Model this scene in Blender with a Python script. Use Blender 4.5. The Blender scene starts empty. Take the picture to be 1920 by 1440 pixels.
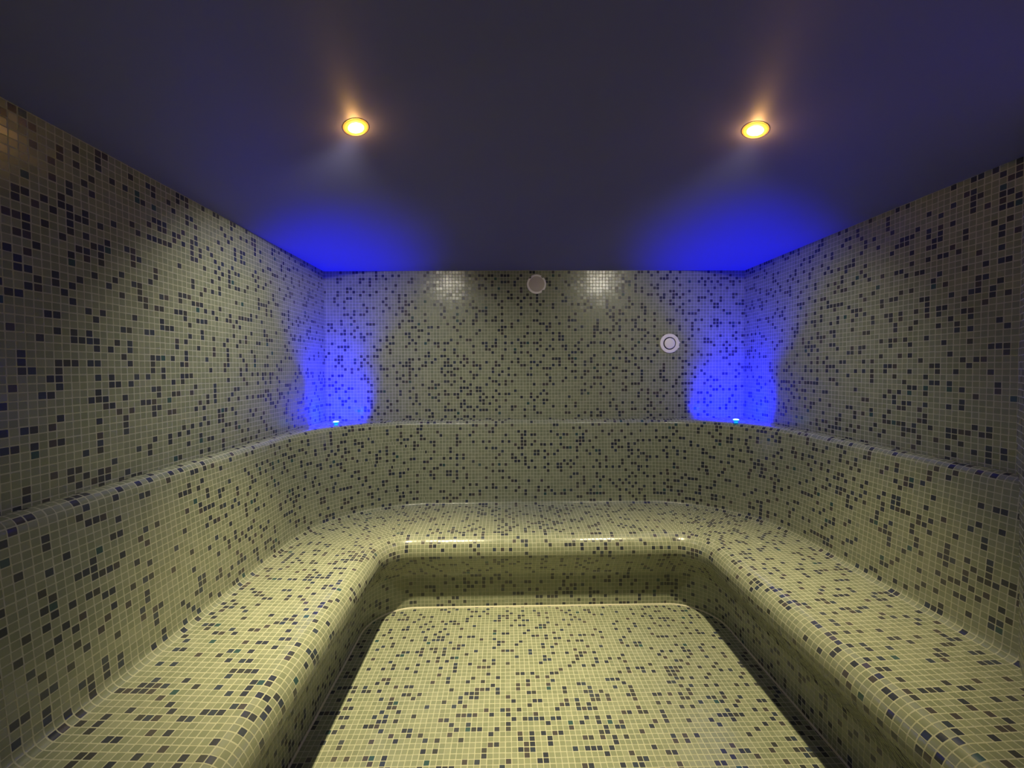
import bpy, bmesh, math, random
from mathutils import Vector, Matrix

P = 0.024                      # one mosaic pitch in metres; room dimensions below are counted in tiles
EYE = 62.46                    # eye height in tiles
XL, XR, YB, YF = -56.03, 75.69, 130.69, -15.0
ZC = 92.9                      # ceiling height along the walls
C = bpy.context.scene.collection
sc = bpy.context.scene

# ------------------------------------------------------------------ camera
yaw, pitch, roll = 0.016306, 0.027569, 0.005726
F = Vector((math.sin(yaw)*math.cos(pitch), math.cos(yaw)*math.cos(pitch), -math.sin(pitch)))
R0 = Vector((math.cos(yaw), -math.sin(yaw), 0)); U0 = R0.cross(F)
R = math.cos(roll)*R0 - math.sin(roll)*U0
U = math.sin(roll)*R0 + math.cos(roll)*U0
cd = bpy.data.cameras.new('camera'); cam = bpy.data.objects.new('camera', cd); C.objects.link(cam)
cd.sensor_fit = 'HORIZONTAL'; cd.sensor_width = 36.0; cd.lens = 779.707/1920*36
cd.shift_x = 0.00017; cd.shift_y = -7.41/1920; cd.clip_start = 0.02
m = Matrix(((R.x, U.x, -F.x), (R.y, U.y, -F.y), (R.z, U.z, -F.z))).to_4x4()
m.translation = Vector((0, 0, EYE*P))
cam.matrix_world = m
sc.camera = cam

# ------------------------------------------------------------------ world and exposure
w = bpy.data.worlds.new('world'); sc.world = w; w.use_nodes = True
w.node_tree.nodes['Background'].inputs[0].default_value = (0.01, 0.01, 0.012, 1)
w.node_tree.nodes['Background'].inputs[1].default_value = 1.0
sc.view_settings.view_transform = 'Standard'; sc.view_settings.look = 'None'
sc.view_settings.gamma = 1.0; sc.view_settings.use_curve_mapping = False
sc.view_settings.exposure = 0.0

# lamp powers (W); the lamps themselves are built further down
WARM = (1.0, 0.86, 0.42)
WARM_POWER = {'left': 320.0, 'right': 205.0}
WARM_SPREAD = 66
SPILL_SPREAD = 124
GLOW = {'left': 1.1, 'right': 1.3}
WARM_SPILL = {'left': 98.0, 'right': 62.0}
BLUE = (0.0, 0.003, 1.0)
BLUE_WASH, BLUE_BEAM = 130.0, 110.0
SPILL_COL = (1.0, 0.96, 0.80)
WARM_AIM = {'left': (-20, 78, 0), 'right': (38, 80, 0)}
SPILL_AIM = {'left': (-42, 114, 27), 'right': (44, 122, 31)}

# ------------------------------------------------------------------ materials
def nodes_of(name):
    mt = bpy.data.materials.new(name); mt.use_nodes = True
    nt = mt.node_tree; bs = nt.nodes['Principled BSDF']
    return mt, nt, bs
def plain(name, col, rough=0.5, metal=0.0, spec=0.5, noise=0.0, scale=60):
    mt, nt, bs = nodes_of(name)
    bs.inputs['Base Color'].default_value = (*col, 1); bs.inputs['Roughness'].default_value = rough
    bs.inputs['Metallic'].default_value = metal; bs.inputs['Specular IOR Level'].default_value = spec
    if noise:
        n = nt.nodes.new('ShaderNodeTexNoise'); n.inputs['Scale'].default_value = scale; n.inputs['Detail'].default_value = 4
        tc = nt.nodes.new('ShaderNodeTexCoord'); nt.links.new(tc.outputs['Object'], n.inputs['Vector'])
        mx = nt.nodes.new('ShaderNodeMix'); mx.data_type = 'RGBA'
        mx.inputs['A'].default_value = (*[c*(1-noise) for c in col], 1); mx.inputs['B'].default_value = (*[min(1, c*(1+noise)) for c in col], 1)
        nt.links.new(n.outputs['Fac'], mx.inputs['Factor']); nt.links.new(mx.outputs['Result'], bs.inputs['Base Color'])
        b = nt.nodes.new('ShaderNodeBump'); b.inputs['Strength'].default_value = 0.15; b.inputs['Distance'].default_value = 0.002
        nt.links.new(n.outputs['Fac'], b.inputs['Height']); nt.links.new(b.outputs['Normal'], bs.inputs['Normal'])
    return mt
def glow(name, col, strength):
    mt, nt, bs = nodes_of(name)
    bs.inputs['Base Color'].default_value = (*col, 1)
    bs.inputs['Emission Color'].default_value = (*col, 1); bs.inputs['Emission Strength'].default_value = strength
    return mt

def mosaic():
    mt, nt, bs = nodes_of('glass_mosaic'); N, L = nt.nodes.new, nt.links.new
    def math_(op, a, b=None, clamp=False):
        n = N('ShaderNodeMath'); n.operation = op; n.use_clamp = clamp
        for i, v in enumerate((a, b)):
            if v is None: continue
            if isinstance(v, (int, float)): n.inputs[i].default_value = v
            else: L(v, n.inputs[i])
        return n.outputs[0]
    def vmath(op, a, b=None):
        n = N('ShaderNodeVectorMath'); n.operation = op
        for i, v in enumerate((a, b)):
            if v is None: continue
            if isinstance(v, tuple): n.inputs[i].default_value = v
            else: L(v, n.inputs[i])
        return n.outputs[0]
    def mixc(f, a, b):
        n = N('ShaderNodeMix'); n.data_type = 'RGBA'
        if isinstance(f, (int, float)): n.inputs['Factor'].default_value = f
        else: L(f, n.inputs['Factor'])
        for k, v in (('A', a), ('B', b)):
            if isinstance(v, tuple): n.inputs[k].default_value = (*v, 1)
            else: L(v, n.inputs[k])
        return n.outputs['Result']
    uv = N('ShaderNodeUVMap').outputs[0]
    cell = vmath('FLOOR', uv); fr = vmath('FRACTION', uv)
    def white(off):
        n = N('ShaderNodeTexWhiteNoise'); n.noise_dimensions = '3D'
        L(vmath('ADD', cell, (off, off*1.7, off*0.3)), n.inputs['Vector']); return n
    wa, wb, wc = white(0.5), white(17.5), white(41.5)
    r1 = wa.outputs['Value']; r2 = wb.outputs['Value']; sep = N('ShaderNodeSeparateXYZ'); L(wc.outputs['Color'], sep.inputs[0])
    sepa = N('ShaderNodeSeparateXYZ'); L(wb.outputs['Color'], sepa.inputs[0])
    # hand-laid: every tile sits a little off its grid
    jit = vmath('MULTIPLY', vmath('SUBTRACT', wb.outputs['Color'], (0.5, 0.5, 0.5)), (0.05, 0.05, 0.0))
    q = vmath('SUBTRACT', vmath('ABSOLUTE', vmath('SUBTRACT', vmath('ADD', fr, jit), (0.5, 0.5, 0.0))), (0.345, 0.345, 0.0))
    q = vmath('MAXIMUM', q, (0, 0, 0)); q = vmath('MULTIPLY', q, (1, 1, 0))
    ln = N('ShaderNodeVectorMath'); ln.operation = 'LENGTH'; L(q, ln.inputs[0])
    d = ln.outputs['Value']                                   # 0 inside, grows towards the joint
    mask = math_('SUBTRACT', 1.0, math_('MULTIPLY', math_('SUBTRACT', d, 0.078), 50.0, True))
    mask = math_('MAXIMUM', mask, 0.0)
    dark = math_('LESS_THAN', r1, 0.20)
    # pale sage glass, three close tones
    ramp = N('ShaderNodeValToRGB'); e = ramp.color_ramp.elements; ramp.color_ramp.interpolation = 'LINEAR'
    e[0].position = 0; e[0].color = (0.180, 0.200, 0.136, 1); e[1].position = 1; e[1].color = (0.240, 0.256, 0.180, 1)
    m_ = e.new(0.5); m_.color = (0.208, 0.228, 0.156, 1)
    L(r2, ramp.inputs[0])
    rd = N('ShaderNodeValToRGB'); e = rd.color_ramp.elements; rd.color_ramp.interpolation = 'CONSTANT'
    e[0].position = 0; e[0].color = (0.018, 0.024, 0.045, 1); e[1].position = 0.4; e[1].color = (0.030, 0.033, 0.040, 1)
    for pos, col in ((0.62, (0.045, 0.040, 0.048)), (0.80, (0.022, 0.034, 0.062)), (0.972, (0.018, 0.060, 0.068))):
        k = e.new(pos); k.color = (*col, 1)
    L(r2, rd.inputs[0])
    # cloudy deposits lying over tiles and joints
    tc = N('ShaderNodeTexCoord')
    ns = N('ShaderNodeTexNoise'); ns.inputs['Scale'].default_value = 2.3; ns.inputs['Detail'].default_value = 3; L(tc.outputs['Object'], ns.inputs['Vector'])
    fine = N('ShaderNodeTexNoise'); fine.inputs['Scale'].default_value = 420; fine.inputs['Detail'].default_value = 2; L(tc.outputs['Object'], fine.inputs['Vector'])
    tile = mixc(dark, ramp.outputs[0], rd.outputs[0])
    tile = mixc(math_('MULTIPLY', fine.outputs['Fac'], 0.10), tile, (0.27, 0.25, 0.20))
    grout = mixc(fine.outputs['Fac'], (0.35, 0.345, 0.255), (0.42, 0.415, 0.31))
    col = mixc(mask, grout, tile)
    cloud = N('ShaderNodeMapRange'); cloud.inputs['From Min'].default_value = 0.52; cloud.inputs['From Max'].default_value = 0.78
    cloud.inputs['To Max'].default_value = 0.22; L(ns.outputs['Fac'], cloud.inputs['Value'])
    col = mixc(cloud.outputs[0], col, (0.22, 0.20, 0.15))
    L(col, bs.inputs['Base Color'])
    # glassy tiles, dry joints
    rr = N('ShaderNodeMapRange'); rr.inputs['To Min'].default_value = 0.75; rr.inputs['To Max'].default_value = 0.25; L(mask, rr.inputs['Value'])
    L(rr.outputs[0], bs.inputs['Roughness']); bs.inputs['Specular IOR Level'].default_value = 0.5
    # joints sunk, each tile tipped by a hair
    sf = N('ShaderNodeSeparateXYZ'); L(fr, sf.inputs[0])
    tip = math_('ADD', math_('MULTIPLY', sf.outputs[0], math_('SUBTRACT', sep.outputs[0], 0.5)), math_('MULTIPLY', sf.outputs[1], math_('SUBTRACT', sep.outputs[1], 0.5)))
    h = math_('ADD', mask, math_('MULTIPLY', tip, 1.6))
    b = N('ShaderNodeBump'); b.inputs['Strength'].default_value = 0.6; b.inputs['Distance'].default_value = 0.0009
    L(h, b.inputs['Height']); L(b.outputs['Normal'], bs.inputs['Normal'])
    return mt
M = {'mosaic': mosaic(),
     'ceiling': plain('dark_ceiling_plaster', (0.135, 0.135, 0.26), 0.5, noise=0.05, scale=3),
     'seal': plain('pale_silicone', (0.50, 0.46, 0.36), 0.5),
     'white': plain('white_plastic', (0.88, 0.82, 0.82), 0.42),
     'grille': plain('beige_speaker_mesh', (0.50, 0.44, 0.43), 0.7, noise=0.25, scale=900),
     'black': plain('shadow_gap_black', (0.015, 0.013, 0.013), 0.8),  # near-black colour stands in for the shade inside the valve gap
     'brass': plain('brushed_brass', (0.80, 0.55, 0.24), 0.35, 1.0),
     'warm_lens': glow('lit_lamp_lens', (1.0, 0.74, 0.38), 30.0),
     'amber_halo': glow('amber_halo_glow', (1.0, 0.44, 0.07), 0.85),  # emission stands in for the bloom around the downlight lens
     'cyan_reflection': glow('cyan_reflection_glow', (0.0, 0.35, 0.8), 0.9),  # collar glow painted in for the lens reflected on the ledge
     'blue_lens': glow('lit_blue_lens', (0.25, 0.85, 1.0), 6.0),
     'steel': plain('steel_collar', (0.55, 0.57, 0.6), 0.3, 1.0)}

# ------------------------------------------------------------------ helpers
def thing(name, label, cat, loc, group=None):
    o = bpy.data.objects.new(name, None); C.objects.link(o); o.empty_display_size = 0.1
    o.location = Vector(loc)*P; o['label'] = label; o['category'] = cat
    if group: o['group'] = group
    return o
def mesh_obj(name, verts, faces, mat, parent=None, uvs=None, smooth=False, scale=P):
    me = bpy.data.meshes.new(name); me.from_pydata([Vector(v)*scale for v in verts], [], faces)
    if uvs is not None:
        lay = me.uv_layers.new(name='UVMap')
        k = 0
        for fi, f in enumerate(faces):
            for j in range(len(f)):
                lay.data[k].uv = uvs[fi][j]; k += 1
    if smooth: me.polygons.foreach_set('use_smooth', [True]*len(me.polygons))
    me.materials.append(mat); me.update()
    o = bpy.data.objects.new(name, me); C.objects.link(o)
    if parent: o.parent = parent
    return o
def structure(o): o['kind'] = 'structure'; return o
def lathe(name, prof, mat, parent, axis='Z', seg=48, smooth=True, closed=False):
    """prof: (radius, height) list in tiles, turned about the local axis (Z up, or Y for wall pieces: height runs towards -Y)"""
    vs, fs = [], []
    n = len(prof)
    for k in range(seg):
        a = 2*math.pi*k/seg
        for r, h in prof:
            x, y = r*math.cos(a), r*math.sin(a)
            vs.append((x, y, h) if axis == 'Z' else (x, -h, y))
    for k in range(seg):
        k2 = (k+1) % seg
        for i in range(n-1):
            fs.append((k*n+i, k2*n+i, k2*n+i+1, k*n+i+1))
    o = mesh_obj(name, vs, fs, mat, parent, smooth=smooth)
    bm = bmesh.new(); bm.from_mesh(o.data); bmesh.ops.remove_doubles(bm, verts=bm.verts, dist=1e-6)
    bmesh.ops.recalc_face_normals(bm, faces=bm.faces)
    bm.to_mesh(o.data); bm.free()
    return o

# ------------------------------------------------------------------ the room
def wall(name, a, b, z0, z1, off):
    """slab from a to b (plan), room on its left side; thickness goes outwards"""
    a, b = Vector(a), Vector(b); d = (b-a).normalized(); n = Vector((d.y, -d.x))*5.0     # outward
    ln = (b-a).length
    c = [a, b, b+n, a+n]
    vs = [(q.x, q.y, z) for z in (z0, z1) for q in c]
    fs = [(0, 1, 5, 4)[::-1], (1, 2, 6, 5)[::-1], (2, 3, 7, 6)[::-1], (3, 0, 4, 7)[::-1], (0, 3, 2, 1)[::-1], (4, 5, 6, 7)[::-1]]
    uvs = []
    for f in fs:
        uvs.append([((Vector(vs[i][:2])-a).dot(d)+off, vs[i][2]+off*2) for i in f])
    o = mesh_obj(name, vs, fs, M['mosaic'], uvs=uvs); return structure(o)
DG = 15.6
P1, P2 = (XR, XR-DG), (YF+DG, YF)
wall('wall_back', (XR+5, YB), (XL-5, YB), 0, ZC+0.3, 100)
wall('wall_left', (XL, YB), (XL, YF), 0, ZC+0.3, 300)
wall('wall_right', P1, (XR, YB), 0, ZC+0.3, 500)
wall('wall_front', (XL-5, YF), P2, 0, ZC+0.3, 700)
wall('wall_front_right', P2, P1, 0, ZC+0.3, 900)

def ceil_h(x, y):
    dx = min(max((x-XL)/(XR-XL), 0), 1); dy = min(max((y-YF)/(YB-YF), 0), 1)
    dd = max(0.0, (DG-(x-y))/1.414)
    return ZC + 15.8*math.sin(math.pi*dx)*math.sin(math.pi*dy)*(1-math.exp(-dd/6))
nx, ny = 60, 66
vs = [(XL-3+(XR-XL+6)*i/nx, YF-3+(YB-YF+6)*j/ny) for j in range(ny+1) for i in range(nx+1)]
vs = [(x, y, ceil_h(x, y)) for x, y in vs]
fs = [(j*(nx+1)+i, (j+1)*(nx+1)+i, (j+1)*(nx+1)+i+1, j*(nx+1)+i+1) for j in range(ny) for i in range(nx)]
ce = structure(mesh_obj('ceiling', vs, fs, M['ceiling'], smooth=True))
so = ce.modifiers.new('thickness', 'SOLIDIFY'); so.thickness = 0.06; so.offset = -1
vs = [(x, y, z) for z in (-3, 0) for x, y in ((XL-5, YF-5), (XR+5, YF-5), (XR+5, YB+5), (XL-5, YB+5))]
fs = [(4, 5, 6, 7), (0, 3, 2, 1), (0, 1, 5, 4), (1, 2, 6, 5), (2, 3, 7, 6), (3, 0, 4, 7)]
structure(mesh_obj('floor', vs, fs, M['mosaic'], uvs=[[(vs[i][0]+0.3+2000, vs[i][1]+0.05+2000) for i in f] for f in fs]))

# ------------------------------------------------------------------ the bench: one profile swept round the three sides
BX0, BX1, BY, RB = -34.4, 53.2, 107.6, 11.0
def path():
    """samples (x, y, outward nx, ny, stretch, segment, s) along the foot of the bench"""
    S = []
    kl, kb, kr = 1.0, 23.09/21.63, 22.49/21.63
    y0, y1 = YF+0.2, BY-RB
    n = 40
    for i in range(n+1): S.append((BX0, y0+(y1-y0)*i/n, -1, 0, kl, 0, (y1-y0)*i/n))
    for i in range(25):
        t = i/24; a = math.pi - t*math.pi/2
        S.append((BX0+RB+RB*math.cos(a), BY-RB+RB*math.sin(a), math.cos(a), math.sin(a), kl+(kb-kl)*t, 1, t))
    n = 30; x0, x1 = BX0+RB, BX1-RB
    for i in range(n+1): S.append((x0+(x1-x0)*i/n, BY, 0, 1, kb, 2, (x1-x0)*i/n))
    for i in range(25):
        t = i/24; a = math.pi/2 - t*math.pi/2
        S.append((BX1-RB+RB*math.cos(a), BY-RB+RB*math.sin(a), math.cos(a), math.sin(a), kb+(kr-kb)*t, 3, t))
    n = 30; ye = 36.0
    for i in range(n+1): S.append((BX1, y1+(ye-y1)*i/n, 1, 0, kr, 4, (y1-ye)*i/n))
    return S
def fillet(pts, radii, step=0.25):
    """polyline with rounded corners, resampled evenly"""
    out = [Vector(pts[0])]
    for i in range(1, len(pts)-1):
        p0, p1, p2 = Vector(pts[i-1]), Vector(pts[i]), Vector(pts[i+1]); r = radii[i]
        a = (p0-p1).normalized(); b = (p2-p1).normalized()
        if r <= 0: out.append(p1); continue
        ang = a.angle(b); t = r/math.tan(ang/2)
        q0, q1 = p1+a*t, p1+b*t
        c = p1+(a+b).normalized()*(r/math.sin(ang/2))
        a0 = math.atan2(q0.y-c.y, q0.x-c.x); a1 = math.atan2(q1.y-c.y, q1.x-c.x)
        dd = (a1-a0+math.pi) % (2*math.pi)-math.pi
        for k in range(17): out.append(Vector((c.x+r*math.cos(a0+dd*k/16), c.y+r*math.sin(a0+dd*k/16))))
    out.append(Vector(pts[-1]))
    L = [0]
    for i in range(1, len(out)): L.append(L[-1]+(out[i]-out[i-1]).length)
    res = []; n = int(L[-1]/step)
    j = 0
    for k in range(n+1):
        s = k*step
        while j < len(L)-2 and L[j+1] < s: j += 1
        u = (s-L[j])/max(1e-9, L[j+1]-L[j]); res.append(out[j].lerp(out[j+1], min(1, u)))
    if (res[-1]-out[-1]).length > 1e-3: res.append(out[-1])
    return res
# (distance outwards from the foot, height); the nose is a 3.8-tile roll over a 36 degree undercut
tan = math.tan
ROLL = [(-0.9+3.8*math.cos(math.radians(a)), 16.4+3.8*math.sin(math.radians(a))) for a in range(216, 87, -4)]
PROFILE = fillet([(0, 0), (0, 8.7)] + ROLL + [(17.25, 21.0), (19.45, 46.5), (21.63, 46.5)],
                 [0, 4.0] + [0]*len(ROLL) + [1.5, 1.7, 0])
PROFILE[-1] = Vector((21.63, 46.5))
SAMP = path()
def place(s, d):
    x, y, ax, ay, k = s[:5]; dd = d*k if d > 0 else d
    return (x+ax*dd, y+ay*dd)
def sweep(name, i0, i1, parent, off):
    vs, fs, uvs = [], [], []
    m_ = i1-i0+1
    for s in SAMP:
        for i in range(i0, i1+1):
            x, y = place(s, PROFILE[i].x); vs.append((x, y, PROFILE[i].y))
    for a in range(len(SAMP)-1):
        sa, sb = SAMP[a], SAMP[a+1]
        if sa[5] != sb[5]:
            continue
        for i in range(i0, i1):
            row = i//4
            dm = PROFILE[min(row*4+2, len(PROFILE)-1)].x
            seg = sa[5]
            def uu(s):
                if seg in (1, 3):
                    rad = RB + dm*(s[4] if dm > 0 else 1)
                    return 1000*seg + s[6]*max(2, round(rad*math.pi/2)) + row*0.37*0
                return 1000*seg + s[6]
            f = (a*m_+i-i0, a*m_+i-i0+1, (a+1)*m_+i-i0+1, (a+1)*m_+i-i0)
            fs.append(f)
            uvs.append([(uu(sa)+off, i*0.25), (uu(sa)+off, (i+1)*0.25), (uu(sb)+off, (i+1)*0.25), (uu(sb)+off, i*0.25)])
    o = mesh_obj(name, vs, fs, M['mosaic'], parent, uvs=uvs, smooth=True)
    bm = bmesh.new(); bm.from_mesh(o.data); bmesh.ops.remove_doubles(bm, verts=bm.verts, dist=1e-5)
    # the right-hand arm stops against the slanting wall beside the doorway
    pt = Vector((XR, XR-DG, 0))*P; no = Vector((1, -1, 0)).normalized()
    bmesh.ops.bisect_plane(bm, geom=bm.verts[:]+bm.edges[:]+bm.faces[:], plane_co=pt, plane_no=no, clear_outer=True)
    bm.to_mesh(o.data); bm.free(); o.data.polygons.foreach_set('use_smooth', [True]*len(o.data.polygons))
    return o
bench = thing('tiled_bench', 'U-shaped built-in bench covered in sage and navy mosaic, running along three walls', 'bench', (9.4, 107.6, 0))
inv = Matrix.Translation(-bench.location)
def under(o): o.matrix_parent_inverse = inv; return o
n = len(PROFILE)
s1 = min(range(n), key=lambda i: abs(PROFILE[i].y-12.0)+(PROFILE[i].x > 5)*99); s1 -= s1 % 4
s2 = min((i for i in range(n) if PROFILE[i].y > 22.5 and PROFILE[i].x > 10), key=lambda i: PROFILE[i].y); s2 += (-s2) % 4
under(sweep('riser', 0, s1, bench, 40)); under(sweep('seat', s1, s2, bench, 40)); under(sweep('backrest', s2, n-1, bench, 40))
# flat ledge between the crest of the backrest and the walls, wide in the two corners
vs, fs, uvs = [], [], []
for s in SAMP:
    x, y = place(s, 21.63)
    if s[5] == 0: ox, oy = XL, y
    elif s[5] == 1: ox, oy = ((XL, y+(YB-y)*min(1, 2*s[6])) if s[6] <= 0.5 else (XL+(x-XL)*(2*s[6]-1), YB))
    elif s[5] == 2: ox, oy = x, YB
    elif s[5] == 3: ox, oy = ((x+(XR-x)*min(1, 2*s[6]), YB) if s[6] <= 0.5 else (XR, y+(YB-y)*(2-2*s[6])))
    else: ox, oy = XR, y
    vs += [(x, y, 46.5), (ox, oy, 46.5)]
for a in range(len(SAMP)-1):
    if SAMP[a][5] == 4 and SAMP[a+1][1] < 60: continue
    f = (2*a, 2*a+1, 2*a+3, 2*a+2); fs.append(f); uvs.append([(vs[i][0]+4000.3, vs[i][1]+4000.3) for i in f])
under(mesh_obj('ledge', vs, fs, M['mosaic'], bench, uvs=uvs))
# bead of pale sealant where the riser meets the floor
vs, fs = [], []
bead = [(0.02, 0.26), (-0.08, 0.20), (-0.17, 0.11), (-0.26, 0.0), (-0.26, -0.05)]
for s in SAMP:
    for d, z in bead:
        x, y = place(s, d); vs.append((x, y, z))
k = len(bead)
for a in range(len(SAMP)-1):
    for i in range(k-1): fs.append((a*k+i, a*k+i+1, (a+1)*k+i+1, (a+1)*k+i))
o = mesh_obj('floor_seal', vs, fs, M['seal'], bench, smooth=True)
bm = bmesh.new(); bm.from_mesh(o.data)
bmesh.ops.bisect_plane(bm, geom=bm.verts[:]+bm.edges[:]+bm.faces[:], plane_co=Vector((XR, XR-DG, 0))*P, plane_no=Vector((1, -1, 0)).normalized(), clear_outer=True)
bm.to_mesh(o.data); bm.free(); under(o); o['label'] = 'pale sealant line along the foot'

# ------------------------------------------------------------------ ceiling downlights
def lamp(kind, name, energy, col, parent, loc, radius, aim=None, size=None, blend=1.0):
    """a light belonging to a fitting; aim is a world direction, loc is in the fitting's own frame (tiles)"""
    ld = bpy.data.lights.new(name, kind); ld.energy = energy; ld.color = col; ld.shadow_soft_size = radius
    if kind == 'SPOT': ld.spot_size = math.radians(size); ld.spot_blend = blend
    lo = bpy.data.objects.new(name, ld); C.objects.link(lo); lo.parent = parent; lo.location = Vector(loc)*P
    if aim is not None:
        q = Vector(aim).to_track_quat('-Z', 'Y'); lo.rotation_mode = 'QUATERNION'
        lo.rotation_quaternion = parent.rotation_euler.to_quaternion().inverted() @ q
    return lo
def downlight(x, y, side, label):
    z = ceil_h(x, y)
    t = thing('downlight', label, 'ceiling lamp', (x, y, z), 'warm ceiling downlights')
    nrm = Vector(((ceil_h(x+1, y)-ceil_h(x-1, y))/2, (ceil_h(x, y+1)-ceil_h(x, y-1))/2, -1))     # set flush with the sloping ceiling
    t.rotation_euler = nrm.to_track_quat('-Z', 'Y').to_euler()
    lathe('trim_ring', [(2.02, 0.40), (2.02, -0.04), (2.12, -0.09), (2.2, -0.04), (2.22, 0.40)], M['brass'], t)
    lathe('halo_ring', [(2.03, -0.02), (1.9, -0.10), (1.6, -0.16), (1.28, -0.18)], M['amber_halo'], t)  # glowing ring added to imitate the lamp's amber bloom
    lathe('lens', [(1.29, -0.17), (1.1, -0.24), (0.6, -0.31), (0.0, -0.33)], M['warm_lens'], t)
    a, b = WARM_AIM[side], SPILL_AIM[side]
    lamp('SPOT', 'lamp_light', WARM_POWER[side], WARM, t, (0, 0, -0.6), 0.018, (a[0]-x, a[1]-y, a[2]-z), WARM_SPREAD, 0.9)
    lamp('SPOT', 'lamp_spill', WARM_SPILL[side], SPILL_COL, t, (0, 0, -0.65), 0.035, (b[0]-x, b[1]-y, b[2]-z), SPILL_SPREAD, 1.0)
    lamp('POINT', 'halo_light', GLOW[side], (1.0, 0.50, 0.14), t, (0, 0, -1.0), 0.02)  # extra point light added to spread a halo over the ceiling
    return t
downlight(-24.8, 71.4, 'left', 'left one of the two lit round downlights in the dark ceiling')
downlight(43.4, 72.1, 'right', 'right one of the two lit round downlights in the dark ceiling')

# ------------------------------------------------------------------ blue uplights on the ledge corners
def uplight(x, y, label):
    t = thing('uplight', label, 'uplight', (x, y, 46.5), 'blue uplights on the ledge')
    lathe('collar', [(0.0, 0.0), (0.62, 0.0), (0.62, 0.08), (0.45, 0.14), (0.42, 0.35), (0.62, 0.62), (0.84, 0.80), (0.84, 0.9), (0.76, 0.9)], M['cyan_reflection'], t, seg=32)
    lathe('lens', [(0.80, 0.86), (0.72, 1.02), (0.5, 1.14), (0.0, 1.2)], M['blue_lens'], t, seg=32)
    corner = Vector((XL if x < 0 else XR, YB, 53.0)) - Vector((x, y, 48.2))
    lamp('SPOT', 'wash_light', BLUE_WASH, BLUE, t, (0, 0, 1.7), 0.015, corner, 145)
    lamp('SPOT', 'beam_light', BLUE_BEAM, BLUE, t, (0, 0, 1.7), 0.015, (0, 0, 1), 76)
    return t
uplight(-48.7, 120.1, 'small glowing blue uplight on the ledge in the left back corner')
uplight(66.2, 117.9, 'small glowing blue uplight on the ledge in the right back corner')

# ------------------------------------------------------------------ round fittings in the back wall
t = thing('wall_speaker', 'flush round speaker with a beige mesh, high on the back wall just under the ceiling', 'speaker', (10.0, YB, 88.8))
def notched_ring(name, r0, r1, h, notches, mat, parent, seg=96):
    vs, fs = [], []
    for k in range(seg):
        a = 2*math.pi*k/seg; ro = r1
        for na, nw, nd in notches:
            df = abs((a-na+math.pi) % (2*math.pi)-math.pi)
            if df < nw: ro = r1+nd
        for r, z in ((ro, -0.05), (ro, h*0.7), (ro-0.12, h), (r0+0.1, h), (r0, h*0.75), (r0, -0.05)):
            vs.append((r*math.cos(a), -z, r*math.sin(a)))
    m_ = 6
    for k in range(seg):
        k2 = (k+1) % seg
        for i in range(m_-1): fs.append((k*m_+i, k*m_+i+1, k2*m_+i+1, k2*m_+i))
    o = mesh_obj(name, vs, fs, mat, parent)
    bm = bmesh.new(); bm.from_mesh(o.data); bmesh.ops.recalc_face_normals(bm, faces=bm.faces); bm.to_mesh(o.data); bm.free()
    return o
R_ = math.radians
notched_ring('rim', 2.42, 3.02, 0.30, [(R_(133), R_(7), -0.42), (R_(52), R_(7), -0.42), (R_(-47), R_(6), -0.35)], M['white'], t)
lathe('grille', [(2.44, 0.14), (2.0, 0.18), (1.0, 0.22), (0.0, 0.23)], M['grille'], t, axis='Y')
t = thing('air_valve', 'round white ventilation valve with a central disc, on the back wall right of centre', 'ventilation valve', (51.9, YB, 70.1))
notched_ring('frame', 1.98, 3.05, 0.42, [(R_(5), R_(4), 0.28), (R_(-22), R_(5), 0.22), (R_(-38), R_(3), 0.12)], M['white'], t)
lathe('throat', [(2.0, 0.05), (1.6, 0.04), (0.0, 0.03)], M['black'], t, axis='Y')  # dark sheet at the wall face, recess shade put into its colour
lathe('disc', [(0.0, 0.62), (1.3, 0.60), (1.62, 0.52), (1.70, 0.40), (1.66, 0.30), (0.5, 0.06)], M['white'], t, axis='Y')
